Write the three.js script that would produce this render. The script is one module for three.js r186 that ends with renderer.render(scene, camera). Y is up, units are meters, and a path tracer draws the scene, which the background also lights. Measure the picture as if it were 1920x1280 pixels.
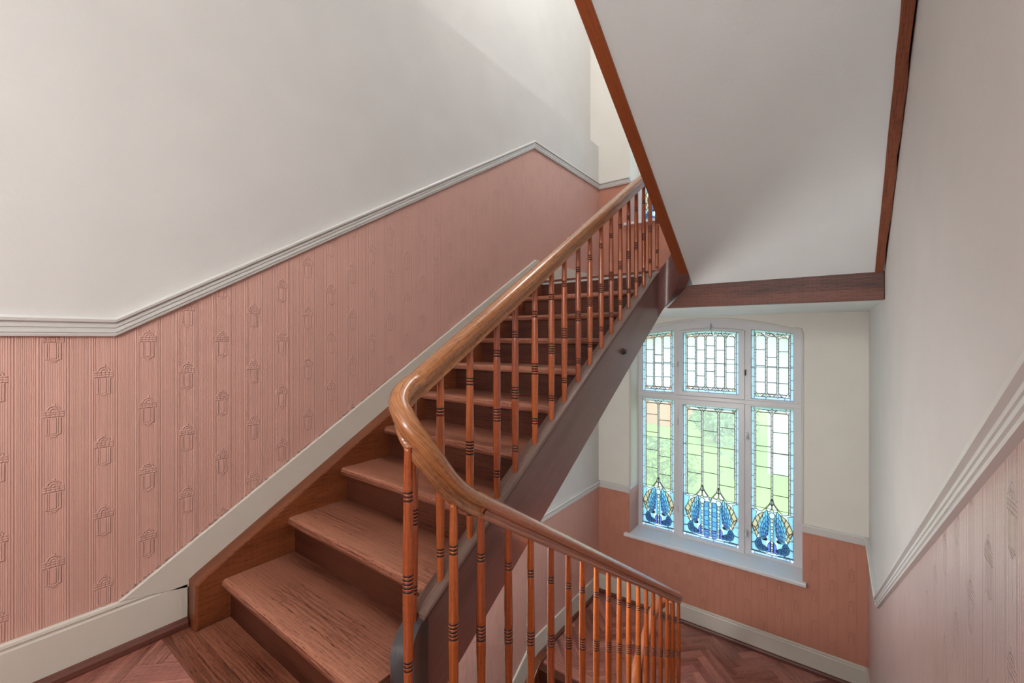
import * as THREE from 'three';
import { RoundedBoxGeometry } from 'three/addons/geometries/RoundedBoxGeometry.js';
import { mergeGeometries, toCreasedNormals, mergeVertices } from 'three/addons/utils/BufferGeometryUtils.js';
import { RectAreaLightUniformsLib } from 'three/addons/lights/RectAreaLightUniformsLib.js';

// ---------------------------------------------------------------- camera, sky, lights, exposure
const scene = new THREE.Scene();
const camera = new THREE.PerspectiveCamera(2 * Math.atan(640 / 807.8) * 180 / Math.PI, 1.5, 0.05, 300);
camera.position.set(0, 0, 0);                       // the eye; the floor landing lies 1.259 m below
camera.rotation.set(0, 0.6423, 0);
camera.setViewOffset(1920, 1280, 0, 6, 1920, 1280);

const renderer = new THREE.WebGLRenderer({ antialias: true });
renderer.toneMapping = THREE.LinearToneMapping;
renderer.toneMappingExposure = 1.05;
renderer.shadowMap.enabled = true;
RectAreaLightUniformsLib.init();

{ // an evenly clouded, bright sky, bluer towards the zenith
  const W = 16, H = 64, d = new Float32Array(W * H * 4);
  for (let j = 0; j < H; j++) for (let i = 0; i < W; i++) {
    const up = Math.max(0, Math.sin(((j + .5) / H - .5) * Math.PI)), k = Math.pow(up, .6), o = (j * W + i) * 4;
    d[o] = 1.0 * (1 - k) + .62 * k; d[o + 1] = 1.03 * (1 - k) + .80 * k; d[o + 2] = 1.08 * (1 - k) + 1.10 * k; d[o + 3] = 1;
  }
  const t = new THREE.DataTexture(d, W, H, THREE.RGBAFormat, THREE.FloatType);
  t.mapping = THREE.EquirectangularReflectionMapping; t.magFilter = THREE.LinearFilter; t.needsUpdate = true;
  scene.background = t; scene.backgroundIntensity = 3.4;
}
const ADDED_LAMPS = [ // added fill-light globes, none in view: place, radius, candela, drop of the cord
  { at: [-.55, .92, 1.5], r: .22, power: 9, cord: .91, label: 'added fill light in an opal globe, unseen over the floor landing' },
  { at: [-1.0, 4.30, -2.9], r: .22, power: 9, cord: .68, label: 'added fill light in an opal globe, unseen at the top of the stairwell' },
  { at: [-1.48, -1.07, -1.928], r: .10, power: 4.8, cord: .385, label: 'added fill light in an opal globe, hidden beneath the rising flight' },
];

// ---------------------------------------------------------------- measures
const FLOOR = -1.259, RISE = .18, GO = .2898, LOW = FLOOR - 1.8, UP = FLOOR + 1.8, NEXT = FLOOR + 3.6;
const XL = -2.298, XR = .24, ZF = -4.833, ZB = 1.8, TOP = 5.2, BOT = FLOOR - 3.6;
const XB = -1.115, XA = -.954, XC = -.873;          // balustrade lines of the rising, falling and overhead flights

// ---------------------------------------------------------------- helpers
let seed = 7;
const rnd = () => { seed = (seed * 1664525 + 1013904223) >>> 0; return seed / 4294967296; };
const rr = (a, b) => a + (b - a) * rnd();
const hash = (x, y, s) => { let h = Math.imul(x, 374761393) ^ Math.imul(y, 668265263) ^ Math.imul(s, 974634533); h = Math.imul(h ^ (h >>> 13), 1274126177); return ((h ^ (h >>> 16)) >>> 0) / 4294967296; };
function noise(x, y, s, px = 1e6, py = 1e6) {
  const ix = Math.floor(x), iy = Math.floor(y), fx = x - ix, fy = y - iy, u = fx * fx * (3 - 2 * fx), v = fy * fy * (3 - 2 * fy);
  const m = (a, p) => ((a % p) + p) % p;
  const a = hash(m(ix, px), m(iy, py), s), b = hash(m(ix + 1, px), m(iy, py), s), c = hash(m(ix, px), m(iy + 1, py), s), d = hash(m(ix + 1, px), m(iy + 1, py), s);
  return a + (b - a) * u + (c - a) * v + (a - b - c + d) * u * v;
}
const counts = {};
const numbered = (n) => { const k = counts[n] = (counts[n] ?? -1) + 1; return k ? `${n}_${String(k).padStart(3, '0')}` : n; };
function shade(o) { o.castShadow = true; o.receiveShadow = true; return o; }
function struct(name, geo, mat, parent) {
  const o = shade(new THREE.Mesh(geo, mat)); o.name = parent ? name : numbered(name);
  if (!parent) { o.userData.kind = 'structure'; scene.add(o); } else parent.add(o);
  return o;
}
function structGroup(name) { const g = new THREE.Group(); g.name = numbered(name); g.userData.kind = 'structure'; scene.add(g); return g; }
function thing(name, label, category, at, group) {
  const g = new THREE.Group(); g.name = numbered(name); g.position.set(...at);
  g.userData = { label, category }; if (group) g.userData.group = group; scene.add(g); return g;
}
function part(parent, name, geo, mat, label, stuff) { // geometry given in world measures, hung under its thing
  const o = shade(new THREE.Mesh(geo, mat)); o.name = name;
  parent.updateMatrixWorld(true); const w = new THREE.Vector3().setFromMatrixPosition(parent.matrixWorld);
  o.position.set(-w.x, -w.y, -w.z); if (label) o.userData.label = label; if (stuff) o.userData.kind = 'stuff';
  parent.add(o); return o;
}
// uv in metres, v along the grain axis
function grain(geo, axis, ou = rnd() * 5, ov = rnd() * 5) {
  const p = geo.attributes.position, n = geo.attributes.normal, uv = new Float32Array(p.count * 2), A = ['x', 'y', 'z'], others = A.filter((a) => a !== axis);
  const get = (at, i, a) => a === 'x' ? at.getX(i) : a === 'y' ? at.getY(i) : at.getZ(i);
  for (let i = 0; i < p.count; i++) {
    const nn = [Math.abs(get(n, i, others[0])), Math.abs(get(n, i, others[1]))], na = Math.abs(get(n, i, axis));
    let u, v;
    if (na > Math.max(...nn)) { u = get(p, i, others[0]); v = get(p, i, others[1]) * .3; } else { u = get(p, i, nn[0] < nn[1] ? others[0] : others[1]); v = get(p, i, axis); }
    uv[2 * i] = u + ou; uv[2 * i + 1] = v + ov;
  }
  geo.setAttribute('uv', new THREE.BufferAttribute(uv, 2)); return geo;
}
function box(x0, x1, y0, y1, z0, z1, r = 0, axis = 'x') {
  const w = Math.abs(x1 - x0), h = Math.abs(y1 - y0), d = Math.abs(z1 - z0);
  const g = r ? new RoundedBoxGeometry(w, h, d, 2, Math.min(r, w / 2.01, h / 2.01, d / 2.01)) : new THREE.BoxGeometry(w, h, d);
  g.translate((x0 + x1) / 2, (y0 + y1) / 2, (z0 + z1) / 2);
  return axis ? grain(g, axis) : g;
}
const shapeOf = (pts, holes = []) => { const s = new THREE.Shape(pts.map((p) => new THREE.Vector2(p[0], p[1]))); for (const h of holes) s.holes.push(new THREE.Path(h.map((p) => new THREE.Vector2(p[0], p[1])))); return s; };
// slab whose outline is drawn on a wall of constant x (points [-z, y]), from x to x + depth
function slabX(pts, x, depth, holes = [], bevel = 0) {
  const g = new THREE.ExtrudeGeometry(shapeOf(pts, holes), { depth: depth - bevel, bevelEnabled: bevel > 0, bevelThickness: bevel, bevelSize: bevel, bevelOffset: -bevel, bevelSegments: 2, curveSegments: 8 });
  g.rotateY(Math.PI / 2); g.translate(x, 0, 0); return g;
}
function slabZ(pts, z, depth, holes = [], bevel = 0) {
  const g = new THREE.ExtrudeGeometry(shapeOf(pts, holes), { depth: depth - bevel, bevelEnabled: bevel > 0, bevelThickness: bevel, bevelSize: bevel, bevelOffset: -bevel, bevelSegments: 2, curveSegments: 8 });
  g.translate(0, 0, z); return g;
}
const ext = (geo) => { const g = geo.index ? geo.toNonIndexed() : geo; return g; };
const join = (list) => mergeGeometries(list.map(ext));
// a moulding along a wall: path of [along, height], profile of [out, up]; plumb sections, frame turns (along, up, out) into the world
function moulding(path, profile, place) {
  const pos = [], uv = [], P = profile.length;
  let run = 0;
  for (let i = 0; i + 1 < path.length; i++) {
    const len = Math.hypot(path[i + 1][0] - path[i][0], path[i + 1][1] - path[i][1]);
    for (let j = 0; j < P; j++) {
      const a = profile[j], b = profile[(j + 1) % P];
      const q = [[i, a], [i + 1, a], [i + 1, b], [i, b]].map(([k, pr]) => place(path[k][0], path[k][1] + pr[1], pr[0]));
      for (const k of [0, 1, 2, 0, 2, 3]) { pos.push(...q[k]); uv.push(j * .01 + (k > 1 ? .01 : 0), run + (k === 1 || k === 2 ? len : 0)); }
    }
    run += len;
  }
  for (const k of [0, path.length - 1]) for (let j = 1; j + 1 < P; j++) for (const m of [0, j, j + 1]) { pos.push(...place(path[k][0], path[k][1] + profile[m][1], profile[m][0])); uv.push(profile[m][0], profile[m][1]); }
  const g = new THREE.BufferGeometry(); g.setAttribute('position', new THREE.Float32BufferAttribute(pos, 3)); g.setAttribute('uv', new THREE.Float32BufferAttribute(uv, 2)); g.computeVertexNormals(); return g;
}
// a bar swept along points in space, section [side, up] square to the path (or plumb)
function sweep(path, profile, plumb = false, crease = .9) {
  const n = path.length, P = profile.length, rows = [], up = new THREE.Vector3(0, 1, 0), L = [0];
  for (let i = 0; i < n; i++) {
    const t = path[Math.min(n - 1, i + 1)].clone().sub(path[Math.max(0, i - 1)]).normalize(), s = t.clone().cross(up).normalize(), m = plumb ? up : s.clone().cross(t).normalize();
    rows.push(profile.map(([a, b]) => path[i].clone().addScaledVector(s, a).addScaledVector(m, b)));
    if (i) L.push(L[i - 1] + path[i].distanceTo(path[i - 1]));
  }
  const per = [0]; for (let j = 0; j < P; j++) { const a = profile[j], b = profile[(j + 1) % P]; per.push(per[j] + Math.hypot(a[0] - b[0], a[1] - b[1])); }
  const pos = [], uv = [], put = (v, a, b) => { pos.push(v.x, v.y, v.z); uv.push(a, b); };
  for (let i = 0; i + 1 < n; i++) for (let j = 0; j < P; j++) {
    const k = (j + 1) % P;
    for (const [r, c, e] of [[i, j, 0], [i, k, 1], [i + 1, k, 1], [i, j, 0], [i + 1, k, 1], [i + 1, j, 0]]) put(rows[r][c], per[j + e], L[r]);
  }
  for (const [r, f] of [[0, 1], [n - 1, 0]]) for (let j = 1; j + 1 < P; j++) for (const m of f ? [0, j + 1, j] : [0, j, j + 1]) put(rows[r][m], profile[m][0], profile[m][1]);
  const g = new THREE.BufferGeometry(); g.setAttribute('position', new THREE.Float32BufferAttribute(pos, 3)); g.setAttribute('uv', new THREE.Float32BufferAttribute(uv, 2)); g.computeVertexNormals();
  return crease ? toCreasedNormals(g, crease) : g;
}
const lerp = (a, b, t) => a + (b - a) * t;
const V = (x, y, z) => new THREE.Vector3(x, y, z);

// ---------------------------------------------------------------- materials
function texture(W, H, fn, srgb, mirror = true) {
  const d = new Uint8Array(W * H * 4);
  for (let j = 0; j < H; j++) for (let i = 0; i < W; i++) { const c = fn(i, j), o = (j * W + i) * 4; d[o] = c[0]; d[o + 1] = c[1]; d[o + 2] = c[2]; d[o + 3] = 255; }
  const t = new THREE.DataTexture(d, W, H); t.magFilter = THREE.LinearFilter; t.wrapS = t.wrapT = mirror ? THREE.MirroredRepeatWrapping : THREE.RepeatWrapping;
  if (srgb) t.colorSpace = THREE.SRGBColorSpace; t.needsUpdate = true; return t;
}
const scaled = (t, u, v) => { const c = t.clone(); c.repeat.set(u, v); c.needsUpdate = true; return c; };
// wood: 0.25 m across the grain, 1 m along it
const woodH = [];
function wood(s, contrast, fig) {
  const W = 512, H = 1024, h = new Float32Array(W * H);
  for (let j = 0; j < H; j++) for (let i = 0; i < W; i++) {
    const u = i / W * .25, v = j / H;
    const warp = noise(u * 16, v * 3, s) * .05 + noise(u * 60, v * 9, s + 1) * .008;
    const ring = .5 + .5 * Math.sin((u + warp * fig) * 420 + 5 * noise(u * 20, v * 2, s + 2));
    const fine = noise(u * 1500, v * 14, s + 3), mid = noise(u * 420, v * 5, s + 4), pore = noise(u * 2000, v * 40, s + 5), tone = noise(u * 14, v * 2.4, s + 6);
    let k = .13 * ring + .30 * fine + .26 * mid + .46 * tone; if (pore > .68) k -= (pore - .68) * 2.4;
    h[j * W + i] = k;
  }
  const at = (i, j) => h[j * W + i];
  const map = texture(W, H, (i, j) => { const k = Math.max(0, Math.min(1.1, at(i, j))), a = 1 - contrast + contrast * k * 1.35; const f = Math.pow(Math.max(.05, Math.min(1, a)), 1 / 2.2); return [255 * f, 255 * Math.pow(f, 1.3), 255 * Math.pow(f, 1.45)]; }, true);
  const bump = texture(W, H, (i, j) => { const k = 255 * Math.max(0, Math.min(1, at(i, j))); return [k, k, k]; }, false);
  return { map: scaled(map, 4, 1), bump: scaled(bump, 4, 1) };
}
const oak = wood(11, .95, 1), plain = wood(41, .5, .5), burr = wood(71, .75, 2.2);
const lin = (r, g, b) => new THREE.Color().setRGB(r, g, b);
const woodMat = (w, c, rough, bump = .0005, coat = 0) => new THREE.MeshPhysicalMaterial({ color: c, map: w.map, bumpMap: w.bump, bumpScale: bump, roughness: rough, clearcoat: coat, clearcoatRoughness: .22 });
const M = {
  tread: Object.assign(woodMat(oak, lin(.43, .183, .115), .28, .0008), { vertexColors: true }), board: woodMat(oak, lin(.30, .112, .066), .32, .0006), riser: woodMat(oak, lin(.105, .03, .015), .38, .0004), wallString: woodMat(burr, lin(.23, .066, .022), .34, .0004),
  string: woodMat(plain, lin(.20, .09, .078), .30, .0003, .3), cap: woodMat(plain, lin(.20, .125, .10), .36), rail: woodMat(burr, lin(.50, .21, .075), .27, .0002, .5), railDark: woodMat(plain, lin(.50, .175, .085), .22, .0002, .7),
  beam: woodMat(oak, lin(.15, .048, .028), .45), trimWood: woodMat(burr, lin(.24, .075, .035), .5), overString: woodMat(plain, lin(.30, .075, .022), .42), quarter: woodMat(plain, lin(.14, .045, .03), .4),
  stringEnd: woodMat(plain, lin(.055, .045, .048), .3, .0003, .3), iron: new THREE.MeshStandardMaterial({ color: lin(.08, .05, .04), metalness: .4, roughness: .5 }),
};
M.groove = new THREE.MeshStandardMaterial({ color: lin(.03, .008, .004), roughness: .5 });
M.baluster = [[.47, .108, .022], [.41, .088, .018], [.36, .074, .017], [.50, .125, .027]].map((c) => woodMat(plain, lin(...c), .26, .0001, .8));
M.plank = [[.46, .19, .145], [.41, .165, .125], [.49, .205, .155], [.38, .145, .115], [.44, .18, .14]].map((c) => woodMat(oak, lin(...c), .3, .0003, .5));
const lump = texture(512, 512, (i, j) => { const x = i / 512, y = j / 512; let k = .45 * noise(x * 10, y * 10, 3, 10, 10) + .3 * noise(x * 34, y * 34, 4, 34, 34) + .2 * noise(x * 120, y * 120, 5, 120, 120) + .1 * noise(x * 256, y * 256, 6, 256, 256); k *= 245; return [k, k, k]; }, false, false);
const tint = texture(256, 256, (i, j) => { const x = i / 256, y = j / 256, k = .6 * noise(x * 4, y * 4, 8, 4, 4) + .4 * noise(x * 16, y * 16, 9, 16, 16), f = 255 * (.955 + .045 * k); return [f, f * .999, f * .997]; }, true, false);
const plaster = (c, bump = .0012) => new THREE.MeshStandardMaterial({ color: c, roughness: .75, map: scaled(tint, .45, .45), bumpMap: scaled(lump, 1.6, 1.6), bumpScale: bump });
M.wall = plaster(lin(.645, .63, .615)); M.soffit = plaster(lin(.715, .75, .755), .0012); M.farWall = plaster(lin(.78, .755, .69), .0012);
M.paint = new THREE.MeshStandardMaterial({ color: lin(.62, .595, .545), roughness: .42, bumpMap: scaled(lump, 3, 3), bumpScale: .0006 });
M.dado = new THREE.MeshStandardMaterial({ color: lin(.64, .63, .61), roughness: .38 });
M.skirt = new THREE.MeshStandardMaterial({ color: lin(.60, .565, .495), roughness: .4, bumpMap: scaled(lump, 3, 3), bumpScale: .0006 });
M.frame = new THREE.MeshStandardMaterial({ color: lin(.68, .68, .71), roughness: .35 });
M.sill = new THREE.MeshStandardMaterial({ color: lin(.72, .73, .75), roughness: .3, bumpMap: scaled(lump, 3, 3), bumpScale: .0005 });
// embossed wallpaper, one repeat 0.272 x 0.275 m: ribs and two rows of small arched motifs
function paperHeight() {
  const N = 1024, c = document.createElement('canvas'); c.width = c.height = N; const g = c.getContext('2d'), mm = N / 272;
  g.fillStyle = '#4a4a4a'; g.fillRect(0, 0, N, N);
  const rib = (x, w, lv, y0 = 0, y1 = N) => { const gr = g.createLinearGradient((x - w / 2) * mm, 0, (x + w / 2) * mm, 0), a = `rgb(${lv},${lv},${lv})`; gr.addColorStop(0, '#4a4a4a'); gr.addColorStop(.35, a); gr.addColorStop(.65, a); gr.addColorStop(1, '#4a4a4a'); g.fillStyle = gr; g.fillRect((x - w / 2) * mm, y0, w * mm, y1 - y0); };
  for (const cx of [0, 136, 272]) {                                  // between the motif columns: fine ribs flanked by bold ones
    for (let k = -5; k <= 5; k++) rib(cx + k * 4.3, 3.6, 140);
    for (const s of [-1, 1]) { rib(cx + s * 30, 6.6, 165); rib(cx + s * 37, 6.6, 175); rib(cx + s * 43, 4.6, 140); }
  }
  for (const cx of [68, 204]) for (let k = -4; k <= 4; k++) rib(cx + k * 4.4, 3.4, 122);
  const motif = (cx, top) => {
    const X = (x) => (cx + x) * mm, Y = (y) => (top + y) * mm;
    const rect = (x, y, w, h, lv) => { g.fillStyle = `rgb(${lv},${lv},${lv})`; g.fillRect(X(x), Y(y), w * mm, h * mm); };
    g.fillStyle = '#585858'; g.fillRect(X(-22), Y(30), 44 * mm, 88 * mm);
    for (const [r, lv] of [[19, 215], [14.5, 80], [11, 225], [6, 90]]) { g.fillStyle = `rgb(${lv},${lv},${lv})`; g.beginPath(); g.arc(X(0), Y(26), r * mm, Math.PI, 2 * Math.PI); g.fill(); }
    rect(-5, 0, 10, 9, 215);
    for (let r = 0; r < 3; r++) for (let k = -2; k < 3; k++) rect(-28 + (k + 2) * 11.4, 25 + r * 8.4, 10, 7, 235 - 10 * ((k + r) & 1));
    for (const [x, w, lv] of [[-20, 5, 225], [-13, 3, 180], [-8, 16, 200], [10, 3, 180], [15, 5, 225]]) rect(x, 52, w, 58, lv);
    rect(-20, 108, 10, 5, 215); rect(10, 108, 10, 5, 215); rect(-12, 112, 24, 5, 210); rect(-7, 118, 14, 5, 190);
  };
  for (const o of [-275, 0, 275]) { motif(68, 20 + o); motif(204, 157 + o); }
  const px = g.getImageData(0, 0, N, N).data; let d = new Float32Array(N * N); for (let i = 0; i < N * N; i++) d[i] = px[4 * i];
  for (let pass = 0; pass < 4; pass++) { // soften the embossing
    const e = new Float32Array(N * N), st = pass & 1 ? N : 1, Rb = 3;
    for (let j = 0; j < N; j++) for (let i = 0; i < N; i++) { let k = 0; for (let q = -Rb; q <= Rb; q++) k += st === 1 ? d[j * N + ((i + q + N) % N)] : d[((j + q + N) % N) * N + i]; e[j * N + i] = k / (2 * Rb + 1); }
    d = e;
  }
  return texture(N, N, (i, j) => { const jj = N - 1 - j, wv = Math.round(2.2 * (noise(i / 60, j / 40, 91, 1e6, 1e6) - .5)), ii = Math.min(N - 1, Math.max(0, i + wv)); const k = d[jj * N + ii] * .93 + 9 * noise(i / 6, j / 6, 92); return [k, k, k]; }, false, false);
}
const paperH = scaled(paperHeight(), 1 / .272, 1 / .275);
paperH.offset.set(.30, .80);
const paper = (c, r = .55) => new THREE.MeshStandardMaterial({ color: c, roughness: r, bumpMap: paperH, bumpScale: .0062, map: scaled(tint, .6, .6) });
M.paper = paper(lin(.66, .378, .315)); M.paperBacklit = paper(lin(.60, .265, .185), .6); M.paperGlare = paper(lin(.58, .44, .41), .36);  // one pink paper: far colour holds backlit shade, right colour holds glare

// ---------------------------------------------------------------- shell
{ const g = structGroup('wall_left');                                 // thick wall up to the next floor, set back above it
  struct('plaster', slabX([[-ZB, BOT], [-ZF + .5, BOT], [-ZF + .5, NEXT - .009], [-ZB, NEXT - .009]], XL - .35, .35), M.wall, g);
  struct('plaster', slabX([[-ZB, NEXT - .009], [-ZF + .5, NEXT - .009], [-ZF + .5, TOP], [-ZB, TOP]], XL - .35, .24), M.wall, g);
  // papers: the main landing and rising flight, then the lower landing
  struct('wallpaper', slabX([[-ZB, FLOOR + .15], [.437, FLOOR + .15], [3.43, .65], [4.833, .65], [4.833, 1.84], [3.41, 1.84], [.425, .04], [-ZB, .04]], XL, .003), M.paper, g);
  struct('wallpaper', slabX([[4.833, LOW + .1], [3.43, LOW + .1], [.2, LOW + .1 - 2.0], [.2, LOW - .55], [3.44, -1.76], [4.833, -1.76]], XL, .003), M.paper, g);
}
{ const list = [], w = scene.getObjectByName('wall_left');               // lumpy edge where the paper meets the sloping skirting
  for (let a = .45; a < 2.3; a += rr(.007, .02)) { const q = rr(.0022, .0052), g = new THREE.IcosahedronGeometry(q, 1); g.scale(.8, 1, 1.25); g.translate(XL + .004, -1.049 + (a - .437) * .6014 + rr(.001, .006), -a); list.push(g); }
  const o = struct('paper_edge', mergeGeometries(list.map((g) => { const n = new THREE.BufferGeometry(); n.setAttribute('position', g.attributes.position); n.setAttribute('normal', g.attributes.normal); n.setAttribute('uv', g.attributes.uv); return n; })), M.paper, w); o.userData.kind = 'stuff'; }
{ const g = structGroup('wall_right');
  struct('plaster', slabX([[-ZB, BOT], [-ZF + .5, BOT], [-ZF + .5, TOP], [-ZB, TOP]], XR, .3), M.wall, g);
  struct('wallpaper', slabX([[-ZB, FLOOR + .15], [.6, FLOOR + .15], [3.4, LOW + .15], [4.833, LOW + .15], [4.833, -1.76], [3.75, -1.76], [.75, .04], [-ZB, .04]], XR - .003, .003), M.paperGlare, g);
}
// window openings: springing at +0.06, crown at +0.205, above the lower landing; the same 3.6 m higher
const OX0 = -1.904, OX1 = -.236, OB = -2.30;
function arch(x0, x1, ys, rise, yb, n = 20) {
  const c = (x0 + x1) / 2, h = (x1 - x0) / 2, R = (h * h + rise * rise) / (2 * rise), pts = [[x0, yb], [x1, yb]];
  for (let i = 0; i <= n; i++) { const x = x1 - (x1 - x0) * i / n; pts.push([x, ys + rise - R + Math.sqrt(Math.max(0, R * R - (x - c) ** 2))]); }
  return pts;
}
const lift = (pts, dy) => pts.map(([x, y]) => [x, y + dy]);
const opening = arch(OX0, OX1, .06, .145, OB);
{ const g = structGroup('wall_far');
  struct('plaster', slabZ([[XL - .12, BOT], [XR + .01, BOT], [XR + .01, TOP], [XL - .12, TOP]], ZF - .5, .5, [opening, lift(opening, 3.6)]), M.farWall, g);
  for (const [y0, dy] of [[LOW + .15, 0], [UP + .15, 3.6]]) {
    const yr = -1.76 + dy, yo = -2.27 + dy;
    struct('wallpaper', slabZ([[XL, y0], [XR, y0], [XR, yr], [OX1, yr], [OX1, yo], [OX0, yo], [OX0, yr], [XL, yr]], ZF, .003), M.paperBacklit, g);
    for (const [x, s] of [[OX0, .002], [OX1 - .002, .002]]) {        // the paper and the rail's band run on into the reveal
      struct('reveal_paper', box(x, x + s, yo, yr, ZF - .265, ZF), M.paper, g);
      struct('reveal_band', box(x, x + s + .001, yr, yr + .04, ZF - .265, ZF), M.dado, g);
    }
  }
  // rounded arris round the arch
  const tube = new THREE.TubeGeometry(new THREE.CatmullRomCurve3([V(OX1, -1.72, ZF - .004), ...opening.slice(2).map(([x, y]) => V(x, y, ZF - .004)), V(OX0, -1.72, ZF - .004)], false, 'catmullrom', .1), 120, .011, 8);
  struct('arch_bead', tube, M.paint, g);
}
struct('wall_back', box(XL - .35, XR + .3, BOT, TOP, ZB, ZB + .3, 0, null), M.wall);
struct('ceiling', box(XL - .35, XR + .3, TOP, TOP + .25, ZF - .5, ZB + .3, 0, null), M.soffit);
struct('floor_hall', box(XL - .35, XR + .3, BOT - .3, BOT, ZF - .5, ZB + .3), M.plank[1]);
struct('landing_slab', box(XL, XR, NEXT - .29, NEXT, -.74, ZB, 0, null), M.soffit);
struct('landing_slab', box(XL, XR, .235, UP - .02, ZF, -3.425, 0, null), M.soffit);
struct('floor_upper', box(XL, XR, UP - .02, UP, ZF, -3.42), M.board);

// ---------------------------------------------------------------- parquet: single blocks laid herringbone
function clipRect(poly, x0, x1, y0, y1) {
  for (const [ax, lim, sgn] of [[0, x0, 1], [0, x1, -1], [1, y0, 1], [1, y1, -1]]) {
    const out = [];
    for (let i = 0; i < poly.length; i++) {
      const a = poly[i], b = poly[(i + 1) % poly.length], da = sgn * (a[ax] - lim), db = sgn * (b[ax] - lim);
      if (da >= 0) out.push(a);
      if (da * db < 0) { const t = da / (da - db); out.push([a[0] + t * (b[0] - a[0]), a[1] + t * (b[1] - a[1])]); }
    }
    poly = out; if (!poly.length) break;
  }
  return poly;
}
function parquet(parent, x0, x1, z0, z1, y, w, n, phase) {
  const c = Math.SQRT1_2, gap = .0012, cx = (x0 + x1) / 2 + phase, cz = (z0 + z1) / 2, R = 40;
  for (let m = -8; m <= 8; m++) for (let k = -R; k <= R; k++) for (const up of [0, 1]) {
    const ox = k + m * n, oy = k - m * n, r = up ? [ox, oy + 1, ox + 1, oy + 1 + n] : [ox, oy, ox + n, oy + 1];
    const q = [[r[0], r[1]], [r[2], r[1]], [r[2], r[3]], [r[0], r[3]]].map(([a, b], i) => { a = a * w + (i === 0 || i === 3 ? gap : -gap) / 2; b = b * w + (i < 2 ? gap : -gap) / 2; return [cx + (a - b) * c, cz + (a + b) * c]; });
    const p = clipRect(q, x0, x1, z0, z1); if (p.length < 3) continue;
    let area = 0; p.forEach((a, i) => { const b = p[(i + 1) % p.length]; area += a[0] * b[1] - a[1] * b[0]; }); if (Math.abs(area) < .0006) continue;
    const dy = rr(-.0004, .0006), pts = area < 0 ? p.slice().reverse() : p, pos = [], uv = [], ou = rnd() * 4, ov = rnd() * 4;
    const T = (pt, h) => { pos.push(pt[0], y + h, pt[1]); const dx = pt[0] - cx, dz = pt[1] - cz, a = (dx + dz) * c, b = (dz - dx) * c; uv.push((up ? a : b) + ou, (up ? b : a) + ov); };
    for (let i = 1; i + 1 < pts.length; i++) { T(pts[0], dy); T(pts[i + 1], dy); T(pts[i], dy); }
    for (let i = 0; i < pts.length; i++) { const a = pts[i], b = pts[(i + 1) % pts.length]; T(a, dy); T(b, dy); T(b, -.02); T(a, dy); T(b, -.02); T(a, -.02); }
    const g = new THREE.BufferGeometry(); g.setAttribute('position', new THREE.Float32BufferAttribute(pos, 3)); g.setAttribute('uv', new THREE.Float32BufferAttribute(uv, 2)); g.computeVertexNormals();
    struct('parquet_block', g, M.plank[Math.floor(rnd() * 5)], parent);
  }
}
{ const f = struct('floor', box(XL, XR, FLOOR - .30, FLOOR - .018, -.735, ZB), M.riser);
  struct('floor_board', box(XL, XB - .04, FLOOR - .03, FLOOR, -.80, -.673, .003), M.board, f);
  struct('floor_board', box(XL, XA, FLOOR - .03, FLOOR, -.672, -.567, .003), M.board, f);
  struct('floor_board', box(XA + .001, XR, FLOOR - .03, FLOOR, -.763, -.567, .003), M.board, f);
  parquet(f, XL, XR, -.566, ZB, FLOOR, .095, 5, -.05);
  const l = struct('floor_lower', box(XL, XR, LOW - .28, LOW - .018, ZF, -3.36), M.riser);
  struct('floor_board', box(XL, XA - .05, LOW - .035, LOW, -3.55, -3.443, .004), M.plank[2], l);
  struct('floor_board', box(XA - .049, XR, LOW - .035, LOW, -3.55, -3.35, .004), M.plank[2], l);
  parquet(l, XL, XR, ZF, -3.551, LOW, .085, 5, .03);
}

// ---------------------------------------------------------------- dado rails and skirtings
const onLeft = (a, b, d) => [XL + d, b, -a], onRight = (a, b, d) => [XR - d, b, -a], onFar = (a, b, d) => [a, b, ZF + d];
const reeds = (h) => [[0, 0], [.017, 0], [.019, .10], [.016, .13], [.016, .17], [.021, .20], [.021, .36], [.017, .39], [.017, .43], [.022, .46], [.022, .62], [.019, .65], [.019, .69], [.030, .74], [.032, .88], [.026, 1], [0, 1]].map(([d, u]) => [d, u * h]);
struct('trim', moulding([[-ZB, .008], [.425, .008], [3.41, 1.807], [4.833, 1.807]], reeds(.074), onLeft), M.dado);
struct('trim', moulding([[4.833, -1.797], [3.44, -1.797], [.25, -1.797 - 1.93]], reeds(.074), onLeft), M.dado);
struct('trim', moulding([[-ZB, .005], [.75, .005], [3.75, -1.795], [4.833, -1.795]], reeds(.074), onRight), M.dado);
for (const dy of [0, 3.6]) {
  struct('trim', moulding([[XL, -1.797 + dy], [OX0, -1.797 + dy]], reeds(.074), onFar), M.dado);
  struct('trim', moulding([[OX1, -1.797 + dy], [XR, -1.797 + dy]], reeds(.074), onFar), M.dado);
}
const skirtP = (h) => [[0, 0], [.02, 0], [.02, h - .03], [.016, h - .024], [.016, h - .018], [.02, h - .014], [.018, h - .004], [.012, h], [0, h]];
const quart = [[.0, 0], [.045, 0], [.045, .008], [.042, .022], [.033, .033], [.02, .038], [0, .038]];
struct('baseboard_left', moulding([[-ZB, FLOOR], [.662, FLOOR]], skirtP(.208), onLeft), M.skirt);
{ const g = slabX([[.437, -1.049], [3.43, .749], [4.833, .749], [4.833, UP], [3.42, UP], [.70, -1.075], [.662, -1.10]], XL, .02, [], .006); struct('baseboard_left', g, M.skirt); }
struct('trim', moulding([[-ZB, FLOOR], [.66, FLOOR]], quart, onLeft), M.quarter);
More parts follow.
